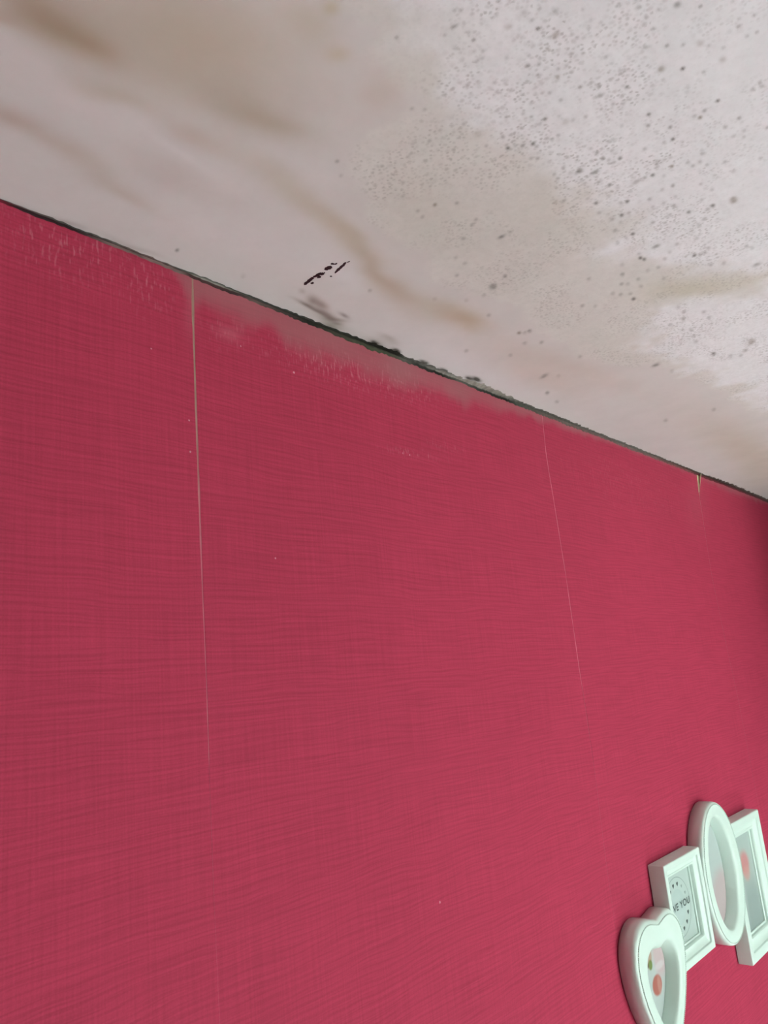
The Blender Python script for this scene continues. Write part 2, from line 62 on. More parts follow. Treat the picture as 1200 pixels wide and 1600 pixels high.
HAZE = [(-0.1454,0.0009),(-0.0329,0.0022),(-0.0162,0.0045),(-0.0076,0.0158),(0.0024,0.0295),(0.012,0.023),(0.0256,0.0291),(0.0582,0.0362),(0.079,0.0297),(0.1008,0.0391),(0.1316,0.0493),(0.156,0.0414),(0.1906,0.0428),(0.2276,0.0401),(0.2674,0.0387),(0.333,0.0363),(0.3941,0.0283),(0.4625,0.0194),(0.5386,0.0169),(0.6241,0.012),(0.832,0.0103),(0.9874,0.01),(1.1745,0.0165),(1.4046,0.0153)]
FROST = [(-0.098,2.3847,0.0307,0.0166,-172,0.8),(-0.0415,2.3783,0.0197,0.0141,-147,0.7),(0.0329,2.3594,0.0137,0.0082,-167,0.7),(0.1604,2.3625,0.056,0.0111,-178,1.0),(0.2425,2.3668,0.0465,0.0107,-179,0.8),(0.2615,2.2953,0.0301,0.0028,-177,0.8),(0.312,2.3133,0.0193,0.0023,-179,0.8),(0.8066,2.3374,0.1967,0.0343,-179,0.25)]
SCUFFS = [(0.0348,2.3594,0.0086,0.0042,-174,0.55),(-0.002,2.365,0.0145,0.004,86,0.3),(1.0403,2.3347,0.0417,0.0225,-142,0.35)]
SEAMS = [[(0.0015,2.399),(0.0005,2.3603),(-0.0,2.2858),(-0.0003,2.1818),(-0.0004,2.149),(-0.0,2.086),(-0.0004,2.0221),(-0.0005,2.0036),(-0.0005,1.9459),(0.0002,1.8709)],[(0.5324,2.3987),(0.5277,2.3455),(0.5278,2.3198),(0.5292,2.2905),(0.5322,2.1843),(0.5312,2.0753),(0.5322,2.0378),(0.5319,1.9434),(0.5273,1.8543)],[(1.0732,2.4011),(1.0622,2.3634),(1.0466,2.2094),(1.0524,2.0993),(1.0604,1.9966)]]
FLECKS = [(0.1027,2.3429,0.0011),(0.0691,2.176,0.0009),(-0.0065,2.251,0.001),(0.2286,1.8866,0.0012),(-0.0066,2.2757,0.0008),(0.0459,2.3513,0.0008),(-0.037,2.3252,0.0007),(0.2511,2.2928,0.001),(0.2404,2.293,0.0008)]
JOINT = [(-0.1454,0.0006,0.0007,130,110,108,90,45,55,120,40,55),(-0.1352,0.0013,0.001,130,110,108,70,35,45,60,45,48),(-0.1268,0.001,0.0015,130,110,108,60,45,48,60,45,48),(-0.1116,0.002,0.001,100,100,95,60,45,48,60,45,48),(-0.0934,0.0017,0.001,100,100,95,45,35,38,60,45,48),(-0.0644,0.0022,0.0011,100,100,95,70,60,60,130,110,108),(-0.0329,0.0015,0.0011,130,110,108,60,45,48,130,110,108),(-0.0105,0.0015,0.0017,100,100,95,60,58,55,130,110,108),(-0.0012,0.0023,0.0017,75,78,72,110,110,104,80,60,60),(0.0072,0.0024,0.0017,75,78,72,165,165,158,80,60,60),(0.0256,0.0024,0.0018,60,66,62,165,165,158,80,60,60),(0.0397,0.0021,0.0018,60,66,62,120,118,110,60,45,48),(0.065,0.0025,0.0018,70,72,68,60,64,60,110,95,92),(0.1237,0.0027,0.0023,80,80,76,42,42,38,42,42,38),(0.156,0.0028,0.0027,70,72,66,42,42,38,75,75,65),(0.1996,0.0039,0.0035,60,60,55,42,42,38,80,85,70),(0.2276,0.005,0.0029,42,42,38,42,42,38,85,90,75),(0.2452,0.006,0.0022,42,42,38,42,42,38,90,92,80),(0.2572,0.0021,0.0022,100,100,95,80,85,80,100,100,95),(0.2778,0.0042,0.0023,100,100,95,90,92,88,60,62,58),(0.3215,0.0054,0.0024,95,98,95,165,165,158,42,42,38),(0.3566,0.0045,0.0016,165,165,158,165,165,158,100,100,95),(0.3876,0.0068,0.0025,165,165,158,165,165,158,60,64,60),(0.4482,0.006,0.0026,165,165,158,120,122,116,42,42,38),(0.4771,0.0037,0.0027,100,100,95,85,88,82,85,88,82),(0.5549,0.0039,0.0029,100,100,95,95,98,92,110,100,95),(0.7007,0.0036,0.0026,125,125,120,95,98,94,120,105,103),(0.832,0.0039,0.0029,120,122,116,105,106,100,125,105,103),(0.9595,0.0034,0.0025,120,115,110,95,80,75,130,90,90),(1.108,0.0036,0.0027,110,105,98,70,55,50,110,60,65),(1.2095,0.0076,0.0021,110,100,92,60,48,45,100,50,55),(1.4934,0.0044,0.0032,130,125,118,100,85,80,120,80,85)]
CHIPS = [[(0.08105,-0.04376,0.00096),(0.0804,-0.04648,0.00207),(0.0794,-0.05315,0.00203),(0.07896,-0.05753,0.0017)],[(0.07806,-0.05786,0.00123),(0.07921,-0.05982,0.002),(0.07938,-0.06412,0.00259),(0.0808,-0.06577,0.00259),(0.08055,-0.06763,0.00106)],[(0.08201,-0.0584,0.00062),(0.08209,-0.06056,0.00232),(0.082,-0.06258,0.00154)],[(0.0812,-0.06712,0.00076),(0.08145,-0.06856,0.00106)],[(0.07821,-0.07138,0.00164),(0.07863,-0.07375,0.00298),(0.07895,-0.07653,0.00311),(0.07876,-0.07889,0.00162)],[(0.07638,-0.08046,0.00102),(0.07727,-0.08198,0.0016),(0.07881,-0.08222,0.00102)],[(0.07941,-0.08191,0.00073),(0.07928,-0.08479,0.00116)],[(0.08425,-0.04847,0.00112),(0.08427,-0.05009,0.00175),(0.08383,-0.05188,0.00079)],[(0.0884,-0.0729,0.00106),(0.0868,-0.07829,0.00165),(0.08562,-0.08442,0.00177),(0.08427,-0.08882,0.00145),(0.08456,-0.09005,0.00073)],[(0.08489,-0.09032,0.00044),(0.08535,-0.09316,0.00058)],[(0.08855,-0.06677,0.00077),(0.08929,-0.06758,0.00123),(0.08947,-0.06834,0.00046)]]
TEAR = [(1.0585,2.3994),(1.0975,2.3993),(1.056,2.3602)]

# ------------------------------------------------------------------ helpers
def s2l(c):
    c = np.asarray(c, float)/255.0
    return np.where(c <= 0.04045, c/12.92, ((c+0.055)/1.055)**2.4)

def lin(*c): return tuple(float(x) for x in s2l(c))+(1.0,)

def link(name, me, mats, parent=None):
    o = bpy.data.objects.new(name, me); C.objects.link(o)
    for q in (mats if isinstance(mats, (list, tuple)) else [mats]): me.materials.append(q)
    if parent: o.parent = parent
    return o

def from_bm(name, bm, mats, parent=None, smooth=False):
    me = bpy.data.meshes.new(name); bm.normal_update(); bm.to_mesh(me); bm.free()
    if smooth:
        for p in me.polygons: p.use_smooth = True
    return link(name, me, mats, parent)

def box(bm, x0, x1, y0, y1, z0, z1):
    v = [bm.verts.new((x, y, z)) for x in (x0, x1) for y in (y0, y1) for z in (z0, z1)]
    for f in ((0,1,3,2), (4,6,7,5), (0,4,5,1), (2,3,7,6), (0,2,6,4), (1,5,7,3)): bm.faces.new([v[i] for i in f])

def structure(o):
    o['kind'] = 'structure'; return o

def mat(name, color, rough=0.8, spec=0.3):
    q = bpy.data.materials.new(name); q.use_nodes = True
    b = q.node_tree.nodes['Principled BSDF']
    b.inputs['Base Color'].default_value = color; b.inputs['Roughness'].default_value = rough
    b.inputs['Specular IOR Level'].default_value = spec
    return q, q.node_tree, b

class NB:
    """small node builder"""
    def __init__(s, nt): s.nt = nt
    def n(s, t, **k):
        x = s.nt.nodes.new(t)
        for a, b in k.items(): setattr(x, a, b)
        return x
    def l(s, a, b): s.nt.links.new(a, b)
    def val(s, sock, v):
        if hasattr(v, 'links'): s.l(v, sock)
        else: sock.default_value = v
    def math(s, op, a, b=0.0, clamp=False):
        x = s.n('ShaderNodeMath', operation=op, use_clamp=clamp); s.val(x.inputs[0], a); s.val(x.inputs[1], b); return x.outputs[0]
    def mapr(s, v, a, b, c=0.0, d=1.0, smooth=False):
        x = s.n('ShaderNodeMapRange'); x.interpolation_type = 'SMOOTHSTEP' if smooth else 'LINEAR'
        s.val(x.inputs['Value'], v)
        for k, q in zip(('From Min', 'From Max', 'To Min', 'To Max'), (a, b, c, d)): x.inputs[k].default_value = q
        return x.outputs['Result']
    def mix(s, f, a, b, mode='MIX'):
        x = s.n('ShaderNodeMix', data_type='RGBA', blend_type=mode); s.val(x.inputs['Factor'], f)
        s.val(x.inputs['A'] if 0 else x.inputs[6], a); s.val(x.inputs[7], b); return x.outputs[2]
    def noise(s, vec, scale=1.0, detail=2.0, rough=0.5):
        x = s.n('ShaderNodeTexNoise'); s.l(vec, x.inputs['Vector'])
        x.inputs['Scale'].default_value = scale; x.inputs['Detail'].default_value = detail; x.inputs['Roughness'].default_value = rough
        return x.outputs['Fac']
    def mapping(s, vec, scale=(1,1,1), loc=(0,0,0)):
        x = s.n('ShaderNodeMapping'); s.l(vec, x.inputs['Vector']); x.inputs['Scale'].default_value = scale; x.inputs['Location'].default_value = loc
        return x.outputs[0]
    def attr(s, name):
        return s.n('ShaderNodeAttribute', attribute_name=name)

def value_noise(x, y, sx, sy, seed):
    """smooth value noise on arrays, cell size sx by sy"""
    r = np.random.RandomState(seed).rand(256, 256)
    u, v = x/sx+500.0, y/sy+500.0
    iu, iv = np.floor(u).astype(int), np.floor(v).astype(int)
    fu, fv = u-iu, v-iv
    fu = fu*fu*(3-2*fu); fv = fv*fv*(3-2*fv)
    a = r[iu % 256, iv % 256]; b = r[(iu+1) % 256, iv % 256]; c = r[iu % 256, (iv+1) % 256]; d = r[(iu+1) % 256, (iv+1) % 256]
    return (a*(1-fu)+b*fu)*(1-fv)+(c*(1-fu)+d*fu)*fv

def sstep(x, a, b):
    t = np.clip((x-a)/(b-a), 0, 1); return t*t*(3-2*t)

def grid_mesh(name, X, Y, put):
    """mesh from a lattice; put(x, y) gives the coordinates"""
    nx, ny = len(X), len(Y)
    gx, gy = np.meshgrid(X, Y, indexing='ij')
    co = put(gx, gy).reshape(-1, 3).astype(np.float32)
    i, j = np.meshgrid(np.arange(nx-1), np.arange(ny-1), indexing='ij')
    a = (i*ny+j).ravel(); q = np.stack([a, a+ny, a+ny+1, a+1], 1).astype(np.int32)
    return gx, gy, co, q

def mesh_np(name, co, quads):
    me = bpy.data.meshes.new(name)
    me.vertices.add(len(co)); me.vertices.foreach_set('co', np.ascontiguousarray(co, np.float32).ravel())
    n = len(quads); me.loops.add(n*4); me.loops.foreach_set('vertex_index', np.ascontiguousarray(quads, np.int32).ravel())
    me.polygons.add(n); me.polygons.foreach_set('loop_start', np.arange(0, n*4, 4, dtype=np.int32))
    me.update(calc_edges=True); me.validate(); me.shade_flat()
    return me

def set_color(me, name, rgb):
    a = me.color_attributes.new(name, 'FLOAT_COLOR', 'POINT')
    d = np.ones((len(rgb), 4), np.float32); d[:, :3] = rgb
    a.data.foreach_set('color', d.ravel())

def set_float(me, name, v):
    a = me.attributes.new(name, 'FLOAT', 'POINT'); a.data.foreach_set('value', np.ascontiguousarray(v, np.float32).ravel())

def gauss_field(gx, gy, X, Y, item, fn, cut=3.2):
    """apply fn(window, weight) on the window of the lattice that an elliptical gaussian reaches"""
    x, y, r1, r2, ang = item[:5]
    R = cut*max(r1, r2)
    i0, i1 = np.searchsorted(X, x-R), np.searchsorted(X, x+R)
    j0, j1 = np.searchsorted(Y, y-R), np.searchsorted(Y, y+R)
    if i1 <= i0 or j1 <= j0: return
    s = (slice(i0, i1), slice(j0, j1))
    dx, dy = gx[s]-x, gy[s]-y
    t = math.radians(ang); p = dx*math.cos(t)+dy*math.sin(t); q = -dx*math.sin(t)+dy*math.cos(t)
    fn(s, (p/r1)**2+(q/r2)**2)

def polyline_side(gx, gy, line):
    """signed distance to an x-sorted open border: positive on the room side (more negative y)"""
    d = np.full(gx.shape, 1e9); ins = np.zeros(gx.shape, bool)
    for (ax, ay), (bx, by) in zip(line[:-1], line[1:]):
        ex, ey = bx-ax, by-ay; L = ex*ex+ey*ey
        t = np.clip(((gx-ax)*ex+(gy-ay)*ey)/L, 0, 1)
        px, py = gx-ax-t*ex, gy-ay-t*ey
        d = np.minimum(d, px*px+py*py)
    ring = list(line)+[(4.0, line[-1][1]), (4.0, -4.0), (line[0][0], -4.0)]
    for (ax, ay), (bx, by) in zip(ring, ring[1:]+ring[:1]):
        if ay == by: continue
        ins ^= ((ay > gy) != (by > gy)) & (gx < (bx-ax)*(gy-ay)/(by-ay)+ax)
    return np.where(ins, 1.0, -1.0)*np.sqrt(d)

# ------------------------------------------------------------------ materials
# red vinyl wallpaper with a horizontal slub and a fine upright thread
M_paper, nt, bs = mat('red_slub_wallpaper', (0.4, 0.05, 0.1, 1), 0.75, 0.14)
nb = NB(nt)
ob = nb.n('ShaderNodeTexCoord').outputs['Object']
wob = nb.noise(nb.mapping(ob, (4.0, 1, 2.0)), 1.0, 1.0)
sep = nb.n('ShaderNodeSeparateXYZ'); nb.l(ob, sep.inputs[0])
zz = nb.math('ADD', sep.outputs['Z'], nb.math('MULTIPLY', wob, 0.010))
cmb = nb.n('ShaderNodeCombineXYZ'); nb.l(sep.outputs['X'], cmb.inputs[0]); nb.l(zz, cmb.inputs[2])
slub = nb.noise(nb.mapping(cmb.outputs[0], (9.0, 1, 330.0)), 1.0, 1.0, 0.4)
ph = nb.noise(nb.mapping(cmb.outputs[0], (10.0, 1, 26.0), (0, 0, 9)), 1.0, 2.0)
def grooves(period, jitter, lo, hi):
    s_ = nb.math('SINE', nb.math('ADD', nb.math('MULTIPLY', zz, 2*PI/period), nb.math('MULTIPLY', ph, jitter)))
    return nb.mapr(s_, lo, hi, 0.0, 1.0, True)
g1 = nb.math('ADD', grooves(0.0049, 17.0, -1.0, -0.15), nb.mapr(slub, 0.40, 0.62, -0.35, 0.75)); g1 = nb.math('MINIMUM', g1, 1.0)
g2 = nb.math('ADD', grooves(0.0031, 29.0, -1.0, -0.3), nb.mapr(slub, 0.38, 0.58, 0.85, 0.0)); g2 = nb.math('MINIMUM', g2, 1.0)
slubd = nb.math('MULTIPLY', nb.math('MAXIMUM', g1, 0.0), nb.math('MAXIMUM', g2, 0.0))   # 0 in the dark grooves
fine = nb.noise(nb.mapping(ob, (16.0, 1, 620.0), (3, 0, 1)), 1.0, 1.0)
thread = nb.noise(nb.mapping(ob, (620.0, 1, 14.0), (0, 0, 5)), 1.0, 1.0)
weave = nb.noise(nb.mapping(ob, (900.0, 1, 700.0)), 1.0, 1.0)
cloud = nb.noise(ob, 3.0, 3.0)
fac = nb.math('MULTIPLY', nb.mapr(slubd, 0, 1, 0.87, 1.0), nb.mapr(fine, 0.3, 0.7, 0.93, 1.05))
fac = nb.math('MULTIPLY', fac, nb.mapr(thread, 0.3, 0.7, 0.93, 1.05))
fac = nb.math('MULTIPLY', fac, nb.mapr(weave, 0.3, 0.7, 0.95, 1.05))
fac = nb.math('MULTIPLY', fac, nb.mapr(cloud, 0.3, 0.7, 0.96, 1.04))
RED = lin(172, 53, 79)
red = nb.n('ShaderNodeRGB'); red.outputs[0].default_value = RED
grey = nb.n('ShaderNodeCombineColor'); [nb.l(fac, grey.inputs[i]) for i in range(3)]
col = nb.mix(1.0, red.outputs[0], grey.outputs[0], 'MULTIPLY')
# washed-out film left along the top
hz = nb.attr('haze').outputs['Fac']
hzc = nb.n('ShaderNodeRGB'); hzc.outputs[0].default_value = lin(158, 100, 105)
col = nb.mix(nb.math('MULTIPLY', hz, 0.82, True), col, hzc.outputs[0])
# pale rubbed thread tops
fr = nb.attr('frost').outputs['Fac']
ft = nb.math('MULTIPLY', nb.mapr(nb.noise(nb.mapping(ob, (520., 1, 90.)), 1.0, 1.0), 0.48, 0.66, 0, 1, True), nb.mapr(nb.noise(nb.mapping(ob, (300., 1, 160.)), 1.0, 2.0), 0.42, 0.62, 0, 1, True))
frc = nb.n('ShaderNodeRGB'); frc.outputs[0].default_value = lin(205, 136, 146)
col = nb.mix(nb.math('MULTIPLY', nb.math('MULTIPLY', fr, ft), 0.5, True), col, frc.outputs[0])
scf = nb.attr('scuff').outputs['Fac']
sfc = nb.n('ShaderNodeRGB'); sfc.outputs[0].default_value = lin(190, 112, 124)
col = nb.mix(nb.math('MULTIPLY', scf, 0.6, True), col, sfc.outputs[0])
nb.l(col, bs.inputs['Base Color'])
hgt = nb.math('ADD', nb.math('MULTIPLY', slubd, 0.6), nb.math('ADD', nb.math('MULTIPLY', thread, 0.5), nb.math('MULTIPLY', fine, 0.4)))
bump = nb.n('ShaderNodeBump'); bump.inputs['Strength'].default_value = 0.10; bump.inputs['Distance'].default_value = 0.0006
nb.l(hgt, bump.inputs['Height']); nb.l(bump.outputs[0], bs.inputs['Normal'])

M_edge, _, _ = mat('paper_core', lin(205, 150, 155), 0.9, 0.1)

# bare plaster seen in the open seams: olive at the first seam, pinkish further on
M_plaster, nt, bs = mat('bare_plaster', (0.5, 0.4, 0.3, 1), 0.9, 0.1); nb = NB(nt)
ob = nb.n('ShaderNodeTexCoord').outputs['Object']
sep = nb.n('ShaderNodeSeparateXYZ'); nb.l(ob, sep.inputs[0])
ca = nb.n('ShaderNodeRGB'); ca.outputs[0].default_value = lin(158, 126, 112)
cb = nb.n('ShaderNodeRGB'); cb.outputs[0].default_value = lin(200, 108, 124)
cc = nb.n('ShaderNodeRGB'); cc.outputs[0].default_value = lin(214, 210, 170)
c1 = nb.mix(nb.mapr(sep.outputs['Z'], 2.18, 2.30), lin(186, 104, 116), ca.outputs[0])
c2 = nb.mix(nb.mapr(sep.outputs['X'], 0.2, 0.3), c1, cb.outputs[0])
c3 = nb.mix(nb.mapr(sep.outputs['X'], 0.9, 0.95), c2, cc.outputs[0])
g = nb.noise(nb.mapping(ob, (60, 60, 40)), 1.0, 3.0)
gg = nb.n('ShaderNodeCombineColor'); gv = nb.mapr(g, 0.3, 0.7, 0.82, 1.12); [nb.l(gv, gg.inputs[i]) for i in range(3)]
nb.l(nb.mix(1.0, c3, gg.outputs[0], 'MULTIPLY'), bs.inputs['Base Color'])

# ceiling paint: stains come from the attribute, fine mould specks and mottling from noise
M_ceil, nt, bs = mat('stained_ceiling_paint', (0.7, 0.7, 0.7, 1), 0.75, 0.25); nb = NB(nt)
ob = nb.n('ShaderNodeTexCoord').outputs['Object']
paint = nb.attr('paint').outputs['Color']; rough_zone = nb.attr('speckle').outputs['Fac']
def specks(scale, lo, hi, seed, density):
    v = nb.n('ShaderNodeTexVoronoi'); v.voronoi_dimensions = '2D'; v.inputs['Scale'].default_value = scale
    warp = nb.n('ShaderNodeVectorMath', operation='MULTIPLY_ADD')
    nz = nb.n('ShaderNodeTexNoise'); nz.inputs['Scale'].default_value = scale*1.3; nb.l(ob, nz.inputs['Vector'])
    nb.l(nz.outputs['Color'], warp.inputs[0]); warp.inputs[1].default_value = (0.55/scale,)*3
    nb.l(nb.mapping(ob, (1, 1, 0), (seed, seed*.7, 0.37)), warp.inputs[2])
    nb.l(warp.outputs[0], v.inputs['Vector'])
    pick = nb.n('ShaderNodeSeparateColor'); nb.l(v.outputs['Color'], pick.inputs[0])
    dot = nb.mapr(v.outputs['Distance'], lo, hi, 1.0, 0.0, True)
    big = nb.mapr(pick.outputs[0], 1-density, 1.0, 0.15, 1.0)
    on = nb.math('GREATER_THAN', pick.outputs[0], 1-density)
    return nb.math('MULTIPLY', nb.math('MULTIPLY', dot, on), big)
cl = nb.mapr(nb.noise(ob, 26.0, 3.0), 0.42, 0.62, 0.15, 1.0, True)
sa = nb.math('MULTIPLY', specks(170.0, 0.05, 0.42, 1.7, 0.55), 0.42)
sb = nb.math('MULTIPLY', specks(330.0, 0.05, 0.55, 4.1, 0.75), 0.40)
sp = nb.math('MULTIPLY', nb.math('MULTIPLY', nb.math('MAXIMUM', sa, sb), rough_zone), cl)
mott = nb.noise(nb.mapping(ob, (1, 1, 0)), 120.0, 4.0, 0.65)
mf = nb.math('MULTIPLY', nb.mapr(mott, 0.3, 0.7, -0.055, 0.045), nb.mapr(rough_zone, 0, 1, 0.18, 1.0))
cloud = nb.noise(nb.mapping(ob, (1, 1, 0)), 22.0, 3.0, 0.6)
mf = nb.math('ADD', mf, nb.mapr(cloud, 0.3, 0.7, -0.03, 0.03))
k = nb.math('ADD', mf, 1.0)
kk = nb.n('ShaderNodeCombineColor'); [nb.l(k, kk.inputs[i]) for i in range(3)]
col = nb.mix(1.0, paint, kk.outputs[0], 'MULTIPLY')
mould = nb.n('ShaderNodeRGB'); mould.outputs[0].default_value = lin(92, 88, 78)
col = nb.mix(sp, col, mould.outputs[0])
nb.l(col, bs.inputs['Base Color'])
bump = nb.n('ShaderNodeBump'); bump.inputs['Strength'].default_value = 0.12; bump.inputs['Distance'].default_value = 0.0008
nb.l(nb.math('MULTIPLY', mott, rough_zone), bump.inputs['Height']); nb.l(bump.outputs[0], bs.inputs['Normal'])

M_wall, _, _ = mat('grey_matt_paint', lin(142, 144, 140), 0.85, 0.2)
M_white, _, _ = mat('white_matt_paint', lin(222, 222, 216), 0.85, 0.2)
M_dark, _, _ = mat('dark_matt_paint', lin(84, 70, 68), 0.85, 0.2)
M_floor, nt, bs = mat('pale_carpet', lin(205, 200, 192), 0.95, 0.1); nb = NB(nt)
ob = nb.n('ShaderNodeTexCoord').outputs['Object']
nb.l(nb.mix(nb.noise(nb.mapping(ob, (300, 300, 1)), 1.0, 4.0), lin(218, 219, 219), lin(230, 231, 231)), bs.inputs['Base Color'])
M_pvc, _, _ = mat('white_pvc', lin(235, 236, 232), 0.35, 0.5)
M_glass = bpy.data.materials.new('window_glass'); M_glass.use_nodes = True
nt = M_glass.node_tree; nt.nodes.clear(); nb = NB(nt)
oo = nb.n('ShaderNodeOutputMaterial'); mx = nb.n('ShaderNodeMixShader'); tr = nb.n('ShaderNodeBsdfTransparent'); gl = nb.n('ShaderNodeBsdfGlossy');
gl.inputs['Roughness'].default_value = 0.0
mx.inputs[0].default_value = 0.04; nb.l(tr.outputs[0], mx.inputs[1]); nb.l(gl.outputs[0], mx.inputs[2]); nb.l(mx.outputs[0], oo.inputs[0])

def attr_mat(name, attrname, rough=0.85, spec=0.2):
    q, nt, bs = mat(name, (1, 1, 1, 1), rough, spec); nb = NB(nt)
    nb.l(nb.attr(attrname).outputs['Color'], bs.inputs['Base Color']); return q
M_mould = attr_mat('black_mould', 'tint', 0.95, 0.1)
M_print = attr_mat('glossy_print', 'tint', 0.5, 0.3)
M_chip, _, _ = mat('dark_underlayer', lin(52, 30, 36), 0.8, 0.2)
M_plastic, nt, bs = mat('white_moulded_plastic', lin(206, 222, 212), 0.42, 0.4); nb = NB(nt)
ob = nb.n('ShaderNodeTexCoord').outputs['Object']
nb.l(nb.mix(nb.noise(ob, 40.0, 2.0), lin(203, 220, 210), lin(209, 225, 215)), bs.inputs['Base Color'])
M_dirt, _, _ = mat('grey_speck', lin(120, 112, 108), 0.8, 0.2)
M_ink, _, _ = mat('charcoal_ink', lin(74, 84, 80), 0.7, 0.2)
M_inkl, _, _ = mat('grey_ink', lin(140, 154, 148), 0.7, 0.2)
M_disc, _, _ = mat('pale_grey_ink', lin(172, 188, 183), 0.7, 0.2)
M_fleck, _, _ = mat('pale_fleck', lin(200, 130, 142), 0.8, 0.2)
M_curl, _, _ = mat('paper_backing', lin(226, 224, 188), 0.8, 0.2)

# ------------------------------------------------------------------ ceiling
X = np.concatenate([np.arange(-0.26, 0.75, 0.001), np.arange(0.75, RX, 0.002), [RX]])
Y = np.arange(-0.46, 0.0005, 0.001); Y[-1] = 0.0
gx, gy, co, q = grid_mesh('ceiling', X, Y, lambda a, b: np.stack([a, b, np.full_like(a, H)], -1))
n1 = value_noise(gx, gy, 0.012, 0.012, 1)-.5; n2 = value_noise(gx, gy, 0.04, 0.04, 2)-.5; n3 = value_noise(gx, gy, 0.004, 0.004, 3)-.5
zone = sstep(polyline_side(gx, gy, ZONE)+0.010*n1+0.02*n2+0.004*n3, -0.006, 0.008)
white = sstep(polyline_side(gx, gy, WHITE)+0.03*n1+0.05*n2, -0.022, 0.022)
skim = np.array(s2l((210, 207, 205))); grey = np.array(s2l((214, 213, 209))); clean = np.array(s2l((229, 231, 233)))
rgb = skim+(grey-skim)*zone[..., None]; rgb = rgb+(clean-rgb)*(white*zone)[..., None]
wx, wy = 0.010*(value_noise(gx, gy, 0.03, 0.02, 11)-.5), 0.010*(value_noise(gx, gy, 0.03, 0.02, 12)-.5)
gxs, gys = gx+wx, gy+wy
for s in STAINS:
    small = max(s[2], s[3]) < 0.008
    mul = np.array(s[5:8])**(1.6 if small else 1.2)
    def put(sl, d2, mul=mul): rgb[sl] *= 1+(mul-1)*np.exp(-0.5*d2)[..., None]
    gauss_field(gx if small else gxs, gy if small else gys, X, Y, s, put)
dark = np.array(s2l((70, 68, 60))); brown = np.array(s2l((112, 96, 74)))
for s in SPOTS:
    tgt = brown if s[6] else dark
    def put(sl, d2, tgt=tgt, k=s[5]*1.6):
        a = np.clip(k*np.exp(-0.5*(d2*0.8)**1.3)*(1+0.9*n3[sl]), 0, 0.95)[..., None]; rgb[sl] += (tgt-rgb[sl])*a
    gauss_field(gx, gy, X, Y, s, put)
speck = zone*(0.75+0.25*white)*(0.35+0.65*sstep(gy, -0.42, -0.30)*1.0+0.0)
# remaining coarse ceiling and the slab above
def rect(x0, x1, y0, y1, z): return [(x0, y0, z), (x1, y0, z), (x1, y1, z), (x0, y1, z)]
extra = rect(LX, -0.26, FY, 0, H)+rect(-0.26, RX, FY, -0.46, H)
x0, x1, y0, y1, za, zb = LX-.12, RX+.12, FY-.12, .12, H+.002, H+.12
bx = [(x, y, z) for z in (za, zb) for (x, y) in ((x0, y0), (x1, y0), (x1, y1), (x0, y1))]
n0 = len(co)
co = np.concatenate([co, np.array(extra, np.float32), np.array(bx, np.float32)])
qs = [[n0+k for k in r] for r in ((0, 1, 2, 3), (4, 5, 6, 7))]
b0 = n0+8
qs += [[b0+k for k in r] for r in ((0, 3, 2, 1), (4, 5, 6, 7), (0, 1, 5, 4), (1, 2, 6, 5), (2, 3, 7, 6), (3, 0, 4, 7))]
q = np.concatenate([q, np.array(qs, np.int32)])
me = mesh_np('ceiling', co, q)
pad = np.tile(clean, (16, 1))
set_color(me, 'paint', np.concatenate([rgb.reshape(-1, 3), pad])); set_float(me, 'speckle', np.concatenate([speck.ravel(), np.full(16, 0.3)]))
ceiling = structure(link('ceiling', me, M_ceil))

# ------------------------------------------------------------------ wall shell
bm = bmesh.new(); box(bm, LX-.12, RX+.12, 0.0, 0.12, 0, H); wall = structure(from_bm('wall_back', bm, M_plaster))
bm = bmesh.new(); box(bm, LX-.12, LX, FY, -.0005, 0, H-.0005); structure(from_bm('wall_left', bm, M_wall))
bm = bmesh.new(); box(bm, RX, RX+.12, FY, -.0005, 0, H-.0005)
box(bm, 1.28, RX+.01, -1.25, -.60, 0, H-.0005)      # added projection out of view, shades the right-hand corner from the window
structure(from_bm('wall_right', bm, M_dark))
bm = bmesh.new()
box(bm, LX-.12, WX0, FY-.12, FY, 0, H-.0005); box(bm, WX1, RX+.12, FY-.12, FY, 0, H-.0005)
box(bm, WX0, WX1, FY-.12, FY, 0, WZ0); box(bm, WX0, WX1, FY-.12, FY, WZ1, H-.0005)
structure(from_bm('wall_front', bm, M_wall))
bm = bmesh.new(); box(bm, LX-.12, RX+.12, FY-.12, .12, -.1, 0); structure(from_bm('floor', bm, M_floor))
bm = bmesh.new(); box(bm, LX, RX, -.016, -.001, 0, .12); box(bm, LX, RX, -.020, -.001, 0, .02); structure(from_bm('baseboard_back', bm, M_pvc))
# window: outer frame, mullion, sash bars, panes, sill
bm = bmesh.new()
ya, yb = FY-.11, FY-.05; f = .06
box(bm, WX0, WX1, ya, yb, WZ0, WZ0+f); box(bm, WX0, WX1, ya, yb, WZ1-f, WZ1); box(bm, WX0, WX0+f, ya, yb, WZ0+f, WZ1-f); box(bm, WX1-f, WX1, ya, yb, WZ0+f, WZ1-f)
xm_ = (WX0+WX1)/2; box(bm, xm_-.03, xm_+.03, ya, yb, WZ0+f, WZ1-f)
win = structure(from_bm('window_1', bm, M_pvc))
for (a, b) in ((WX0+f, xm_-.03), (xm_+.03, WX1-f)):
    bm = bmesh.new(); box(bm, a, b, ya+.025, ya+.031, WZ0+f, WZ1-f); from_bm('pane', bm, M_glass, win)
bm = bmesh.new(); box(bm, WX0-.04, WX1+.04, FY-.05, FY+.10, WZ0-.03, WZ0); from_bm('window_sill', bm, M_pvc, win)

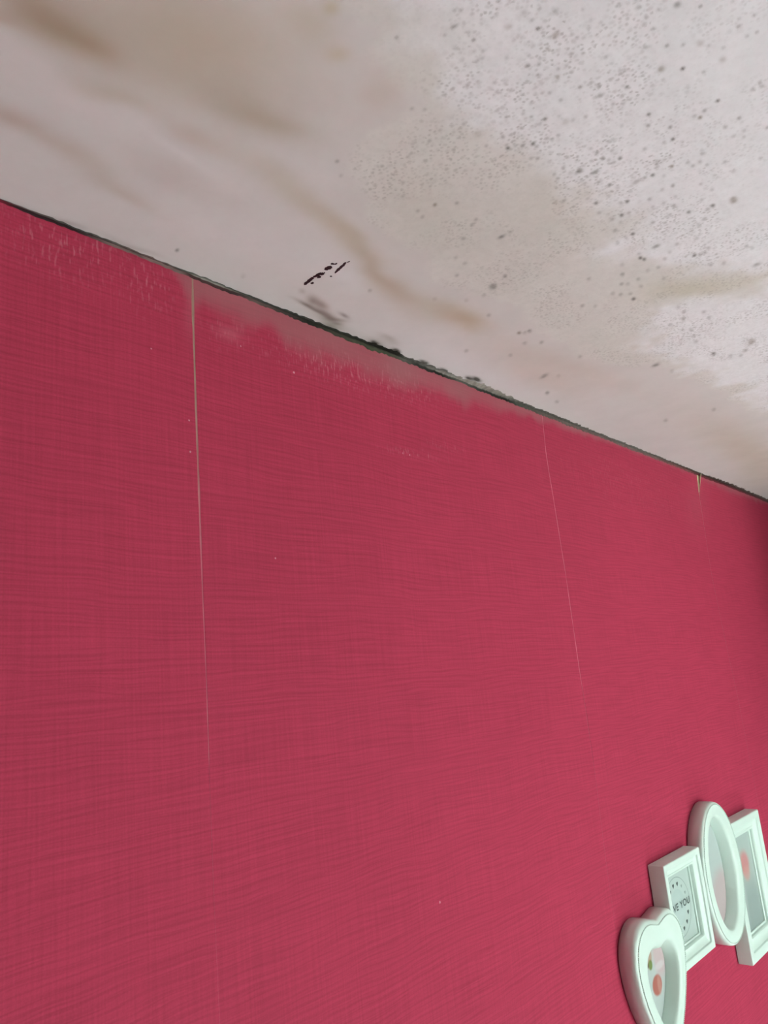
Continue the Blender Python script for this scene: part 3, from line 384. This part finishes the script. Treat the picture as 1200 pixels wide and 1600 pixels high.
# ------------------------------------------------------------------ wallpaper: one strip per drop, butted with hairline gaps
ZT = H-0.0012; ZM = 1.40; PT = 0.00022
def seam_x(line, z):
    zs = np.array([p[1] for p in line])[::-1]; xs = np.array([p[0] for p in line])[::-1]
    xm = np.interp(z, zs, xs)
    return np.where(z < zs[0], xs[0], xm)
def gap_1(z):    # half width of the open joint
    return np.interp(z, [1.9, 2.025, 2.035, 2.10, 2.16, 2.18, 2.34, 2.38, 2.40], [.00002, .00005, .00035, .00038, .0005, .00085, .00085, .0011, .0007])*(0.75+0.5*value_noise(np.asarray(z), np.asarray(z)*0, 0.012, 1, 5))
def gap_2(z):
    return np.interp(z, [1.7, 1.95, 2.05, 2.2, 2.30, 2.40], [.00002, .00010, .0006, .00055, .0007, .0006])*(0.55+0.9*value_noise(np.asarray(z), np.asarray(z)*0, 0.02, 1, 6))
def gap_3(z):
    return np.interp(z, [1.7, 2.25, 2.355, 2.366, 2.385, 2.40], [.0001, .0002, .0003, .0016, .0042, .0066])
def line_1(z): return seam_x(SEAMS[0], z)
def line_2(z): return seam_x(SEAMS[1], z)
def line_3(z): return seam_x(SEAMS[2], z)+np.interp(z, [2.35, 2.40], [0, .004])
edges = [(lambda z: np.full_like(z, LX), lambda z: z*0)]
for c in (-1.06, -0.53): edges.append((lambda z, c=c: np.full_like(z, c), lambda z: np.full_like(z, .0002)))
edges += [(line_1, gap_1), (line_2, gap_2), (line_3, gap_3), (lambda z: np.full_like(z, RX-.0005), lambda z: z*0)]
hx = np.array([p[0] for p in HAZE]); hd = np.array([p[1] for p in HAZE])
for i in range(len(edges)-1):
    (la, ga), (lb, gb) = edges[i], edges[i+1]
    seen = i >= 2
    Z = np.concatenate([[0.125], np.linspace(1.0, ZM, 3), np.arange(ZM+.004, ZT-.001, 0.004), [ZT-.0005, ZT]]) if seen else np.array([0.125, 1.2, ZT])
    xl, xr = la(Z)+ga(Z), lb(Z)-gb(Z)
    nx = (int(0.54/0.003) if seen else 3)
    T = np.linspace(0, 1, nx)
    gt, gz = np.meshgrid(T, Z, indexing='ij')
    px = xl[None, :]+(xr-xl)[None, :]*gt
    yy = np.full_like(px, -PT)
    co = np.stack([px, yy, gz], -1).reshape(-1, 3)
    ny = len(Z)
    ii, jj = np.meshgrid(np.arange(nx-1), np.arange(ny-1), indexing='ij')
    a = (ii*ny+jj).ravel(); q = np.stack([a, a+ny, a+ny+1, a+1], 1)
    # returned edge down to the wall
    ring = [k for k in range(ny)]+[k*ny+ny-1 for k in range(1, nx)]+[(nx-1)*ny+k for k in range(ny-2, -1, -1)]+[k*ny for k in range(nx-2, 0, -1)]
    n0 = len(co); back = co[ring].copy(); back[:, 1] = -0.0001
    co = np.concatenate([co, back]); L = len(ring)
    e = np.array([[ring[k], n0+k, n0+(k+1) % L, ring[(k+1) % L]] for k in range(L)])
    e = e[:, ::-1]
    nq = len(q); q = np.concatenate([q, e])
    me = mesh_np('wallpaper_strip', co, q)
    X1, Z1 = co[:, 0], co[:, 2]
    dz = H-Z1
    lim = np.interp(X1, hx, hd)*(0.85+0.5*value_noise(X1, Z1, 0.02, 0.05, 21)+0.25*value_noise(X1, Z1, 0.005, 0.01, 22)-0.3)
    hz = (1-sstep(dz, lim*0.45, lim*1.2))*(0.70+0.45*value_noise(X1, Z1, 0.05, 0.03, 23))
    hz *= np.interp(X1, [-0.2, -0.03, 0.02, 0.1, 0.75, 1.0, 1.5], [.5, .55, .8, .9, .8, .6, .7])
    fr = np.zeros(len(co)); sc = np.zeros(len(co))
    for src, dst in ((FROST, fr), (SCUFFS, sc)):
        for (x, z, r1, r2, an, k) in src:
            t = math.radians(an); r1, r2 = max(r1, .002), max(r2, .0016)
            p_ = (X1-x)*math.cos(t)+(Z1-z)*math.sin(t); q_ = -(X1-x)*math.sin(t)+(Z1-z)*math.cos(t)
            np.maximum(dst, k*(0.45 if x > 1.0 else 1)*np.exp(-0.5*((p_/r1)**2+(q_/r2)**2)), out=dst)
    set_float(me, 'haze', np.clip(hz, 0, 1)); set_float(me, 'frost', fr); set_float(me, 'scuff', sc)
    o = link('wallpaper_strip', me, [M_paper, M_edge], wall)
    mi = np.zeros(len(q), np.int32); mi[nq:] = 1
    if len(me.polygons) == len(q): me.polygons.foreach_set('material_index', mi)

# flecks of ceiling paint dropped on the paper
for k, (x, z, r) in enumerate(FLECKS):
    bm = bmesh.new(); rs = np.random.RandomState(k)
    ring_ = [(x+r*rs.uniform(.7, 1.2)*math.cos(2*PI*j/7), z+r*rs.uniform(.7, 1.2)*math.sin(2*PI*j/7)) for j in range(7)]
    top = bm.verts.new((x, -PT-.0006, z)); rim = [bm.verts.new((a, -PT-.00002, b)) for a, b in ring_]
    for j in range(7): bm.faces.new([rim[j], rim[(j+1) % 7], top])
    bmesh.ops.recalc_face_normals(bm, faces=bm.faces[:])
    for f_ in bm.faces:
        if f_.normal.y > 0: f_.normal_flip()
    from_bm('paint_fleck', bm, M_fleck, wall)

# torn tip of paper curling off the open third seam
bm = bmesh.new(); rows = []
for k in range(9):
    z = 2.3985-0.036*k/8; wdt = 0.0062*(1-k/8)**0.8+0.0003
    xr_ = float(line_3(np.array([z]))[0]+gap_3(np.array([z]))[0])+0.0004
    r = []
    for j in range(5):
        t = j/4; r.append((xr_-wdt*t, -PT-0.0006-0.0045*(1-k/8)*math.sin(t*PI*0.55), z))
    rows.append(r)
V = [[bm.verts.new(p) for p in r] for r in rows]
V2 = [[bm.verts.new((p[0], p[1]-0.0003, p[2])) for p in r] for r in rows]
for A, flip in ((V, False), (V2, True)):
    for k in range(8):
        for j in range(4):
            f_ = [A[k][j], A[k][j+1], A[k+1][j+1], A[k+1][j]]
            bm.faces.new(f_[::-1] if flip else f_)
bd = [(k, 0) for k in range(9)]+[(8, j) for j in range(1, 5)]+[(k, 4) for k in range(7, -1, -1)]+[(0, j) for j in range(3, 0, -1)]
for a, b in zip(bd, bd[1:]+bd[:1]): bm.faces.new([V[a[0]][a[1]], V[b[0]][b[1]], V2[b[0]][b[1]], V2[a[0]][a[1]]])
bmesh.ops.recalc_face_normals(bm, faces=bm.faces[:])
curl = from_bm('torn_paper_tip', bm, M_curl, wall, True); curl['label'] = 'pale torn tip of wallpaper at the open seam'

# ------------------------------------------------------------------ mould and old filler along the joint of wall and ceiling
J = np.array(JOINT)
xs = np.arange(-0.25, RX-.002, 0.0015)
J[:, 0] -= 0.0
wc = 1.15*np.interp(xs, J[:, 0], J[:, 1]); ww = 1.3*np.interp(xs, J[:, 0], J[:, 2])
c3 = [np.stack([np.interp(xs, J[:, 0], s2l(J[:, 3+3*k+i])) for i in range(3)], -1) for k in range(3)]
z0 = xs*0
nA = value_noise(xs, z0, 0.004, 1, 31); nB = value_noise(xs, z0, 0.0025, 1, 32); nC = value_noise(xs, z0, 0.012, 1, 33); nD = value_noise(xs, z0, 0.003, 1, 34)
wcv = wc*(0.55+0.6*nA+0.5*nC*nB); wwv = np.maximum(ww*(0.6+0.5*nB+0.4*nC), .0006)
rows = [np.stack([xs, -wcv, z0+H-.00008], -1), np.stack([xs, -wcv*0.72, z0+H-.0005-.0006*nD], -1), np.stack([xs, -PT-.0009-.0006*nA, z0+H-.0010-.0003*nB], -1),
        np.stack([xs, -PT-.0007-.0004*nD, H-np.maximum(wwv*0.7, .0012)], -1), np.stack([xs, z0-PT-.00005, H-wwv-.0012], -1)]
cols = [c3[0], c3[0]*0.5+c3[1]*0.5, c3[1], c3[2], c3[2]]
co = np.stack(rows, 1).reshape(-1, 3)
cl = np.stack([c*np.array([.80, .74, .72])*(0.7+0.5*nn[:, None]) for c, nn in zip(cols, (nA, nD, nB, nC, nA))], 1).reshape(-1, 3)
ii, jj = np.meshgrid(np.arange(len(xs)-1), np.arange(4), indexing='ij'); a = (ii*5+jj).ravel()
me = mesh_np('joint_mould', co, np.stack([a, a+1, a+6, a+5], 1)); set_color(me, 'tint', cl)
mo = link('joint_mould', me, M_mould, ceiling); mo['kind'] = 'stuff'; mo['label'] = 'black and grey mould in the crack along the ceiling edge'

# scraped flakes showing a dark layer under the ceiling paint
for ci, ch in enumerate(CHIPS):
    pts = [Vector((x, y)) for x, y, _ in ch]; wd = [1.45*w_ for *_, w_ in ch]
    P, Wd = [], []
    for k in range(len(pts)-1):
        for t in np.linspace(0, 1, 5)[:-1]: P.append(pts[k].lerp(pts[k+1], t)); Wd.append(wd[k]*(1-t)+wd[k+1]*t)
    P.append(pts[-1]); Wd.append(wd[-1])
    rs = np.random.RandomState(50+ci); lo, hi = [], []
    for k, p in enumerate(P):
        d = (P[min(k+1, len(P)-1)]-P[max(k-1, 0)]).normalized(); nrm = Vector((-d.y, d.x))
        e0 = 0.35 if k in (0, len(P)-1) else 1
        lo.append(p-nrm*Wd[k]*.5*e0*rs.uniform(.7, 1.25)); hi.append(p+nrm*Wd[k]*.5*e0*rs.uniform(.7, 1.25))
    bm = bmesh.new()
    A = [bm.verts.new((p.x, p.y, H-.0003)) for p in lo]; B = [bm.verts.new((p.x, p.y, H-.0003)) for p in hi]
    A2 = [bm.verts.new((p.x, p.y, H)) for p in lo]; B2 = [bm.verts.new((p.x, p.y, H)) for p in hi]
    for k in range(len(A)-1):
        bm.faces.new([A[k], B[k], B[k+1], A[k+1]]); bm.faces.new([A[k], A[k+1], A2[k+1], A2[k]]); bm.faces.new([B[k+1], B[k], B2[k], B2[k+1]])
    bmesh.ops.recalc_face_normals(bm, faces=bm.faces[:])
    for f_ in bm.faces:
        if abs(f_.normal.z) > .9 and f_.normal.z > 0: f_.normal_flip()
    from_bm('paint_chip', bm, M_chip, ceiling)

# ------------------------------------------------------------------ collage picture frame
root = bpy.data.objects.new('picture_frame', None); C.objects.link(root)
root.location = (0.81, 0, H-0.65); root.empty_display_size = .05
root['label'] = 'white plastic collage of joined heart, square, oval and oblong frames on red wall'
root['category'] = 'picture frame'
inv = Matrix.Translation(root.location).inverted()
PB = -PT-0.0012                                # back of the moulding against the paper

def sweep(name, outer, inner, prof, closed_back=True):
    """moulding between two matching closed outlines; prof = (share of the way in, height off the wall)"""
    bm = bmesh.new(); n = len(outer); R = []
    for s, h in prof:
        R.append([bm.verts.new((o[0]+(i[0]-o[0])*s, PB-h, o[1]+(i[1]-o[1])*s)) for o, i in zip(outer, inner)])
    for a, b in zip(R[:-1], R[1:]):
        for k in range(n): bm.faces.new([a[k], a[(k+1) % n], b[(k+1) % n], b[k]])
    a, b = R[-1], R[0]
    for k in range(n): bm.faces.new([a[k], a[(k+1) % n], b[(k+1) % n], b[k]])
    bmesh.ops.recalc_face_normals(bm, faces=bm.faces[:])
    bm.transform(inv)
    o = from_bm(name, bm, M_plastic, root, True)
    return o

def sharp(o, deg):
    me = o.data
    bm = bmesh.new(); bm.from_mesh(me)
    for e in bm.edges:
        if len(e.link_faces) == 2 and e.calc_face_angle(0) > math.radians(deg): e.smooth = False
    bm.to_mesh(me); bm.free()

def ellipse(cx, cz, a, b, n=96): return [(cx+a*math.cos(2*PI*k/n), cz+b*math.sin(2*PI*k/n)) for k in range(n)]
def rectp(x0, x1, z0, z1, r=0.0012, n=4):
    out = []
    for (cx, cz, a0) in ((x1-r, z1-r, 0), (x0+r, z1-r, 90), (x0+r, z0+r, 180), (x1-r, z0+r, 270)):
        for k in range(n): 
            t = math.radians(a0+90*k/(n-1)); out.append((cx+r*math.cos(t), cz+r*math.sin(t)))
    return out
HEART = [(0, -.0052), (.010, -.0030), (.020, -.0007), (.030, 0), (.041, -.0022), (.052, -.0085), (.0605, -.0185), (.0650, -.0315), (.0652, -.0465), (.0615, -.0640), (.0540, -.0830), (.0440, -.1010), (.0320, -.1180), (.0190, -.1320), (.0080, -.1415), (0, -.1455)]
def heart(cx, cz, kx=1.0, kz=1.0, oz=0.0, sub=6):
    half = HEART; pts = []
    def cr(p0, p1, p2, p3, t):
        return tuple(0.5*((2*b)+(c-a)*t+(2*a-5*b+4*c-d)*t*t+(-a+3*b-3*c+d)*t**3) for a, b, c, d in zip(p0, p1, p2, p3))
    ext = [(-half[1][0], half[1][1]-.004)]+half+[(-half[-2][0], half[-2][1])]
    r = []
    for k in range(len(half)-1):
        for j in range(sub): r.append(cr(ext[k], ext[k+1], ext[k+2], ext[k+3], j/sub))
    r.append(half[-1])
    loop = r+[(-x, z) for x, z in r[-2:0:-1]]
    a = math.radians(-2.0); ca_, sa_ = math.cos(a), math.sin(a)
    pts = [(x*kx, (z+.07)*kz-.07+oz+.0028) for x, z in loop][::-1]
    return [(cx+x*ca_-(z+.07)*sa_, cz-.07+x*sa_+(z+.07)*ca_) for x, z in pts]

def beads(name, outer, inner, s, h, parent, pitch=0.0021, rad=0.0009):
    line = [Vector((o[0]+(i[0]-o[0])*s, PB-h, o[1]+(i[1]-o[1])*s)) for o, i in zip(outer, inner)]
    line.append(line[0]); bm = bmesh.new(); acc = 0.0
    for a, b in zip(line[:-1], line[1:]):
        L = (b-a).length
        while acc < L:
            bmesh.ops.create_icosphere(bm, subdivisions=1, radius=rad, matrix=Matrix.Translation(a.lerp(b, acc/L))); acc += pitch
        acc -= L
    bm.transform(inv)
    o = from_bm(name, bm, M_plastic, parent, True); o['kind'] = 'stuff'; return o

def print_mesh(outline, parent, fn, step=0.0009, depth=0.0080, label=None):
    """flat print behind the opening, coloured by fn(x, z)"""
    xs_ = [p[0] for p in outline]; zs_ = [p[1] for p in outline]
    Xp = np.arange(min(xs_), max(xs_)+step, step); Zp = np.arange(min(zs_), max(zs_)+step, step)
    a, b, co, q = grid_mesh('print', Xp, Zp, lambda a, b: np.stack([a, np.full_like(a, PB-depth), b], -1))
    co = co.astype(float)
    ins = np.zeros(len(co), bool); px, pz = co[:, 0], co[:, 2]
    n = len(outline)
    for k in range(n):
        (x0, z0_), (x1, z1_) = outline[k], outline[(k+1) % n]
        c = ((z0_ > pz) != (z1_ > pz)); 
        with np.errstate(divide='ignore', invalid='ignore'): xi = (x1-x0)*(pz-z0_)/(z1_-z0_)+x0
        ins ^= c & (px < xi)
    q = q[ins[q].any(1)]
    used = np.unique(q); remap = np.full(len(co), -1); remap[used] = np.arange(len(used)); q = remap[q]; co = co[used]
    rgb = fn(co[:, 0], co[:, 2])*0.88
    co2 = co-np.array(root.location)
    me = mesh_np('print', co2, q); set_color(me, 'tint', rgb)
    o = link('print', me, M_print, parent)
    if label: o['label'] = label
    return o

def paint_blobs(base, blobs):
    def fn(x, z):
        c = np.tile(s2l(base), (len(x), 1))
        for (bx_, bz_, rx, rz, col_, k, hard) in blobs:
            d = np.sqrt(((x-bx_)/rx)**2+((z-bz_)/rz)**2)
            a = k*(1-sstep(d, 1-hard, 1+hard)); c += (s2l(col_)-c)*a[:, None]
        return c
    return fn

P_RECT = [(0, 0), (0, .0178), (.015, .0192), (.05, .0198), (.34, .0198), (.40, .0192), (.43, .0172), (.50, .0160), (.62, .0150), (.74, .0146), (.76, .0152), (.86, .0150), (.90, .0135), (.915, .0105), (.99, .0100), (1.0, .0092), (1.0, .0070)]
P_ROUND = [(0, 0), (.0, .0150), (.02, .0180), (.07, .0198), (.16, .0205), (.24, .0208), (.50, .0212), (.68, .0210), (.78, .0203), (.84, .0190), (.88, .0165), (.94, .0100), (1.0, .0050), (1.0, .0035)]

# square frame with the sketched words
so = rectp(.627, .7413, H-.688, H-.568); si = rectp(.6475, .7208, H-.667, H-.588)
sq = sweep('square_frame', so, si, P_RECT); sharp(sq, 24); sq['label'] = 'square frame with a printed heart ring and words'
sp_ = print_mesh(rectp(.6465, .7218, H-.668, H-.587), sq, paint_blobs((184, 200, 193), []), 0.008, label='pale print with charcoal words in a ring of hearts')
def flat(name, polys, m_, parent, depth):
    bm = bmesh.new()
    for pl_ in polys:
        v = [bm.verts.new((x, PB-depth, z)) for x, z in pl_]; f_ = bm.faces.new(v)
    bm.normal_update()
    for f_ in bm.faces:
        if f_.normal.y > 0: f_.normal_flip()
    bm.transform(inv); return from_bm(name, bm, m_, parent)
rcx, rcz = .6765, H-.6265
n = 64
ring = []
for k in range(n):
    a, b = 2*PI*k/n, 2*PI*(k+1)/n
    ring.append([(rcx+1.08*r*math.cos(t), rcz+r*math.sin(t)) for r, t in ((.0335, a), (.0343, a), (.0343, b), (.0335, b))])
flat('printed_ring', ring, M_inkl, sq, .00818)
flat('printed_disc', [ellipse(rcx, rcz, .021, .0205, 48)], M_disc, sq, .00812)
for k in range(14):
    t = 2*PI*(k+.5)/14; hx_, hz_ = rcx+.0280*math.sin(t), rcz+.0262*math.cos(t)
    dk = k in (0, 13, 12, 6, 5, 4, 7); sc_ = .0054 if dk else .0042
    sh = [(16*math.sin(u)**3/32, (13*math.cos(u)-5*math.cos(2*u)-2*math.cos(3*u)-math.cos(4*u))/32) for u in np.linspace(0, 2*PI, 22)[:-1]]
    flat('printed_heart', [[(hx_+sc_*x, hz_+sc_*1.15*z) for x, z in sh]], M_ink if dk else M_inkl, sq, .0082)
cu = bpy.data.curves.new('lettering', 'FONT'); cu.body = 'LOVE YOU'; cu.size = .0112; cu.align_x = 'CENTER'; cu.align_y = 'CENTER'; cu.space_character = 1.12; cu.offset = .00022
to = bpy.data.objects.new('lettering_text', cu); C.objects.link(to)
dg = bpy.context.evaluated_depsgraph_get(); me = bpy.data.meshes.new_from_object(to.evaluated_get(dg)); bpy.data.objects.remove(to)
me.transform(Matrix.Translation((rcx-.0005, PB-.0084, rcz+.0008)) @ Matrix.Rotation(PI/2, 4, 'X') @ Matrix.Scale(1.22, 4, (1, 0, 0)))
me.transform(inv); me.materials.clear()
link('lettering', me, M_ink, sq)

# oblong frame on the right
ro = rectp(.856, .991, H-.744, H-.5625); ri = rectp(.8865, .9604, H-.7135, H-.589)
rf = sweep('oblong_frame', ro, ri, P_RECT); sharp(rf, 24)
print_mesh(rectp(.8855, .9614, H-.7145, H-.588), rf, paint_blobs((170, 184, 178), [(.930, H-.70, .05, .045, (142, 156, 151), .8, .5), (.925, H-.628, .018, .016, (196, 128, 126), .9, .4), (.928, H-.642, .012, .010, (200, 150, 140), .7, .4), (.9, H-.66, .01, .04, (176, 186, 180), .7, .5)]))

# oval frame, proud of its neighbours
oo_ = ellipse(.8125, H-.6145, .0685, .0905); oi = ellipse(.8095, H-.6145, .0410, .0675)
of = sweep('oval_frame', oo_, oi, P_ROUND); beads('bead_trim', oo_, oi, .16, .0209, of)
print_mesh(ellipse(.8095, H-.615, .042, .070), of, paint_blobs((178, 190, 186), [(.835, H-.667, .042, .050, (184, 166, 166), .95, .25), (.8095, H-.604, .06, .0016, (176, 188, 184), .8, .5), (.79, H-.69, .03, .03, (190, 168, 168), .6, .5)]), depth=.0042, label='pale print with a pinkish lower half')

# heart frame, nearest the camera
ho = heart(.585, H-.614); hi = heart(.586, H-.614, .55, .55, -.005)
hf = sweep('heart_frame', ho, hi, P_ROUND); beads('bead_trim', ho, hi, .16, .0209, hf)
bm = bmesh.new(); bmesh.ops.create_icosphere(bm, subdivisions=2, radius=.0012, matrix=Matrix.Translation((.5325, PB-.010, H-.676))); bm.transform(inv)
from_bm('grey_speck', bm, M_dirt, hf, True)
print_mesh(heart(.586, H-.614, .58, .58, -.005), hf, paint_blobs((182, 192, 188), [(.612, H-.660, .017, .024, (194, 168, 170), .9, .3), (.583, H-.655, .0090, .0125, (176, 146, 128), .95, .25), (.583, H-.6445, .0052, .0045, (104, 76, 68), .85, .3), (.5755, H-.656, .0030, .0100, (86, 62, 58), .9, .3), (.5855, H-.6655, .0050, .0052, (112, 128, 70), 1.0, .2), (.579, H-.664, .0022, .0030, (92, 66, 60), .9, .3), (.595, H-.689, .0125, .0105, (172, 100, 88), 1.0, .15), (.600, H-.690, .0045, .0095, (190, 140, 128), .7, .4), (.608, H-.672, .0120, .0040, (206, 200, 200), .7, .4)]), depth=.0042, label='small photo of a pink and brown figure with a green leaf')
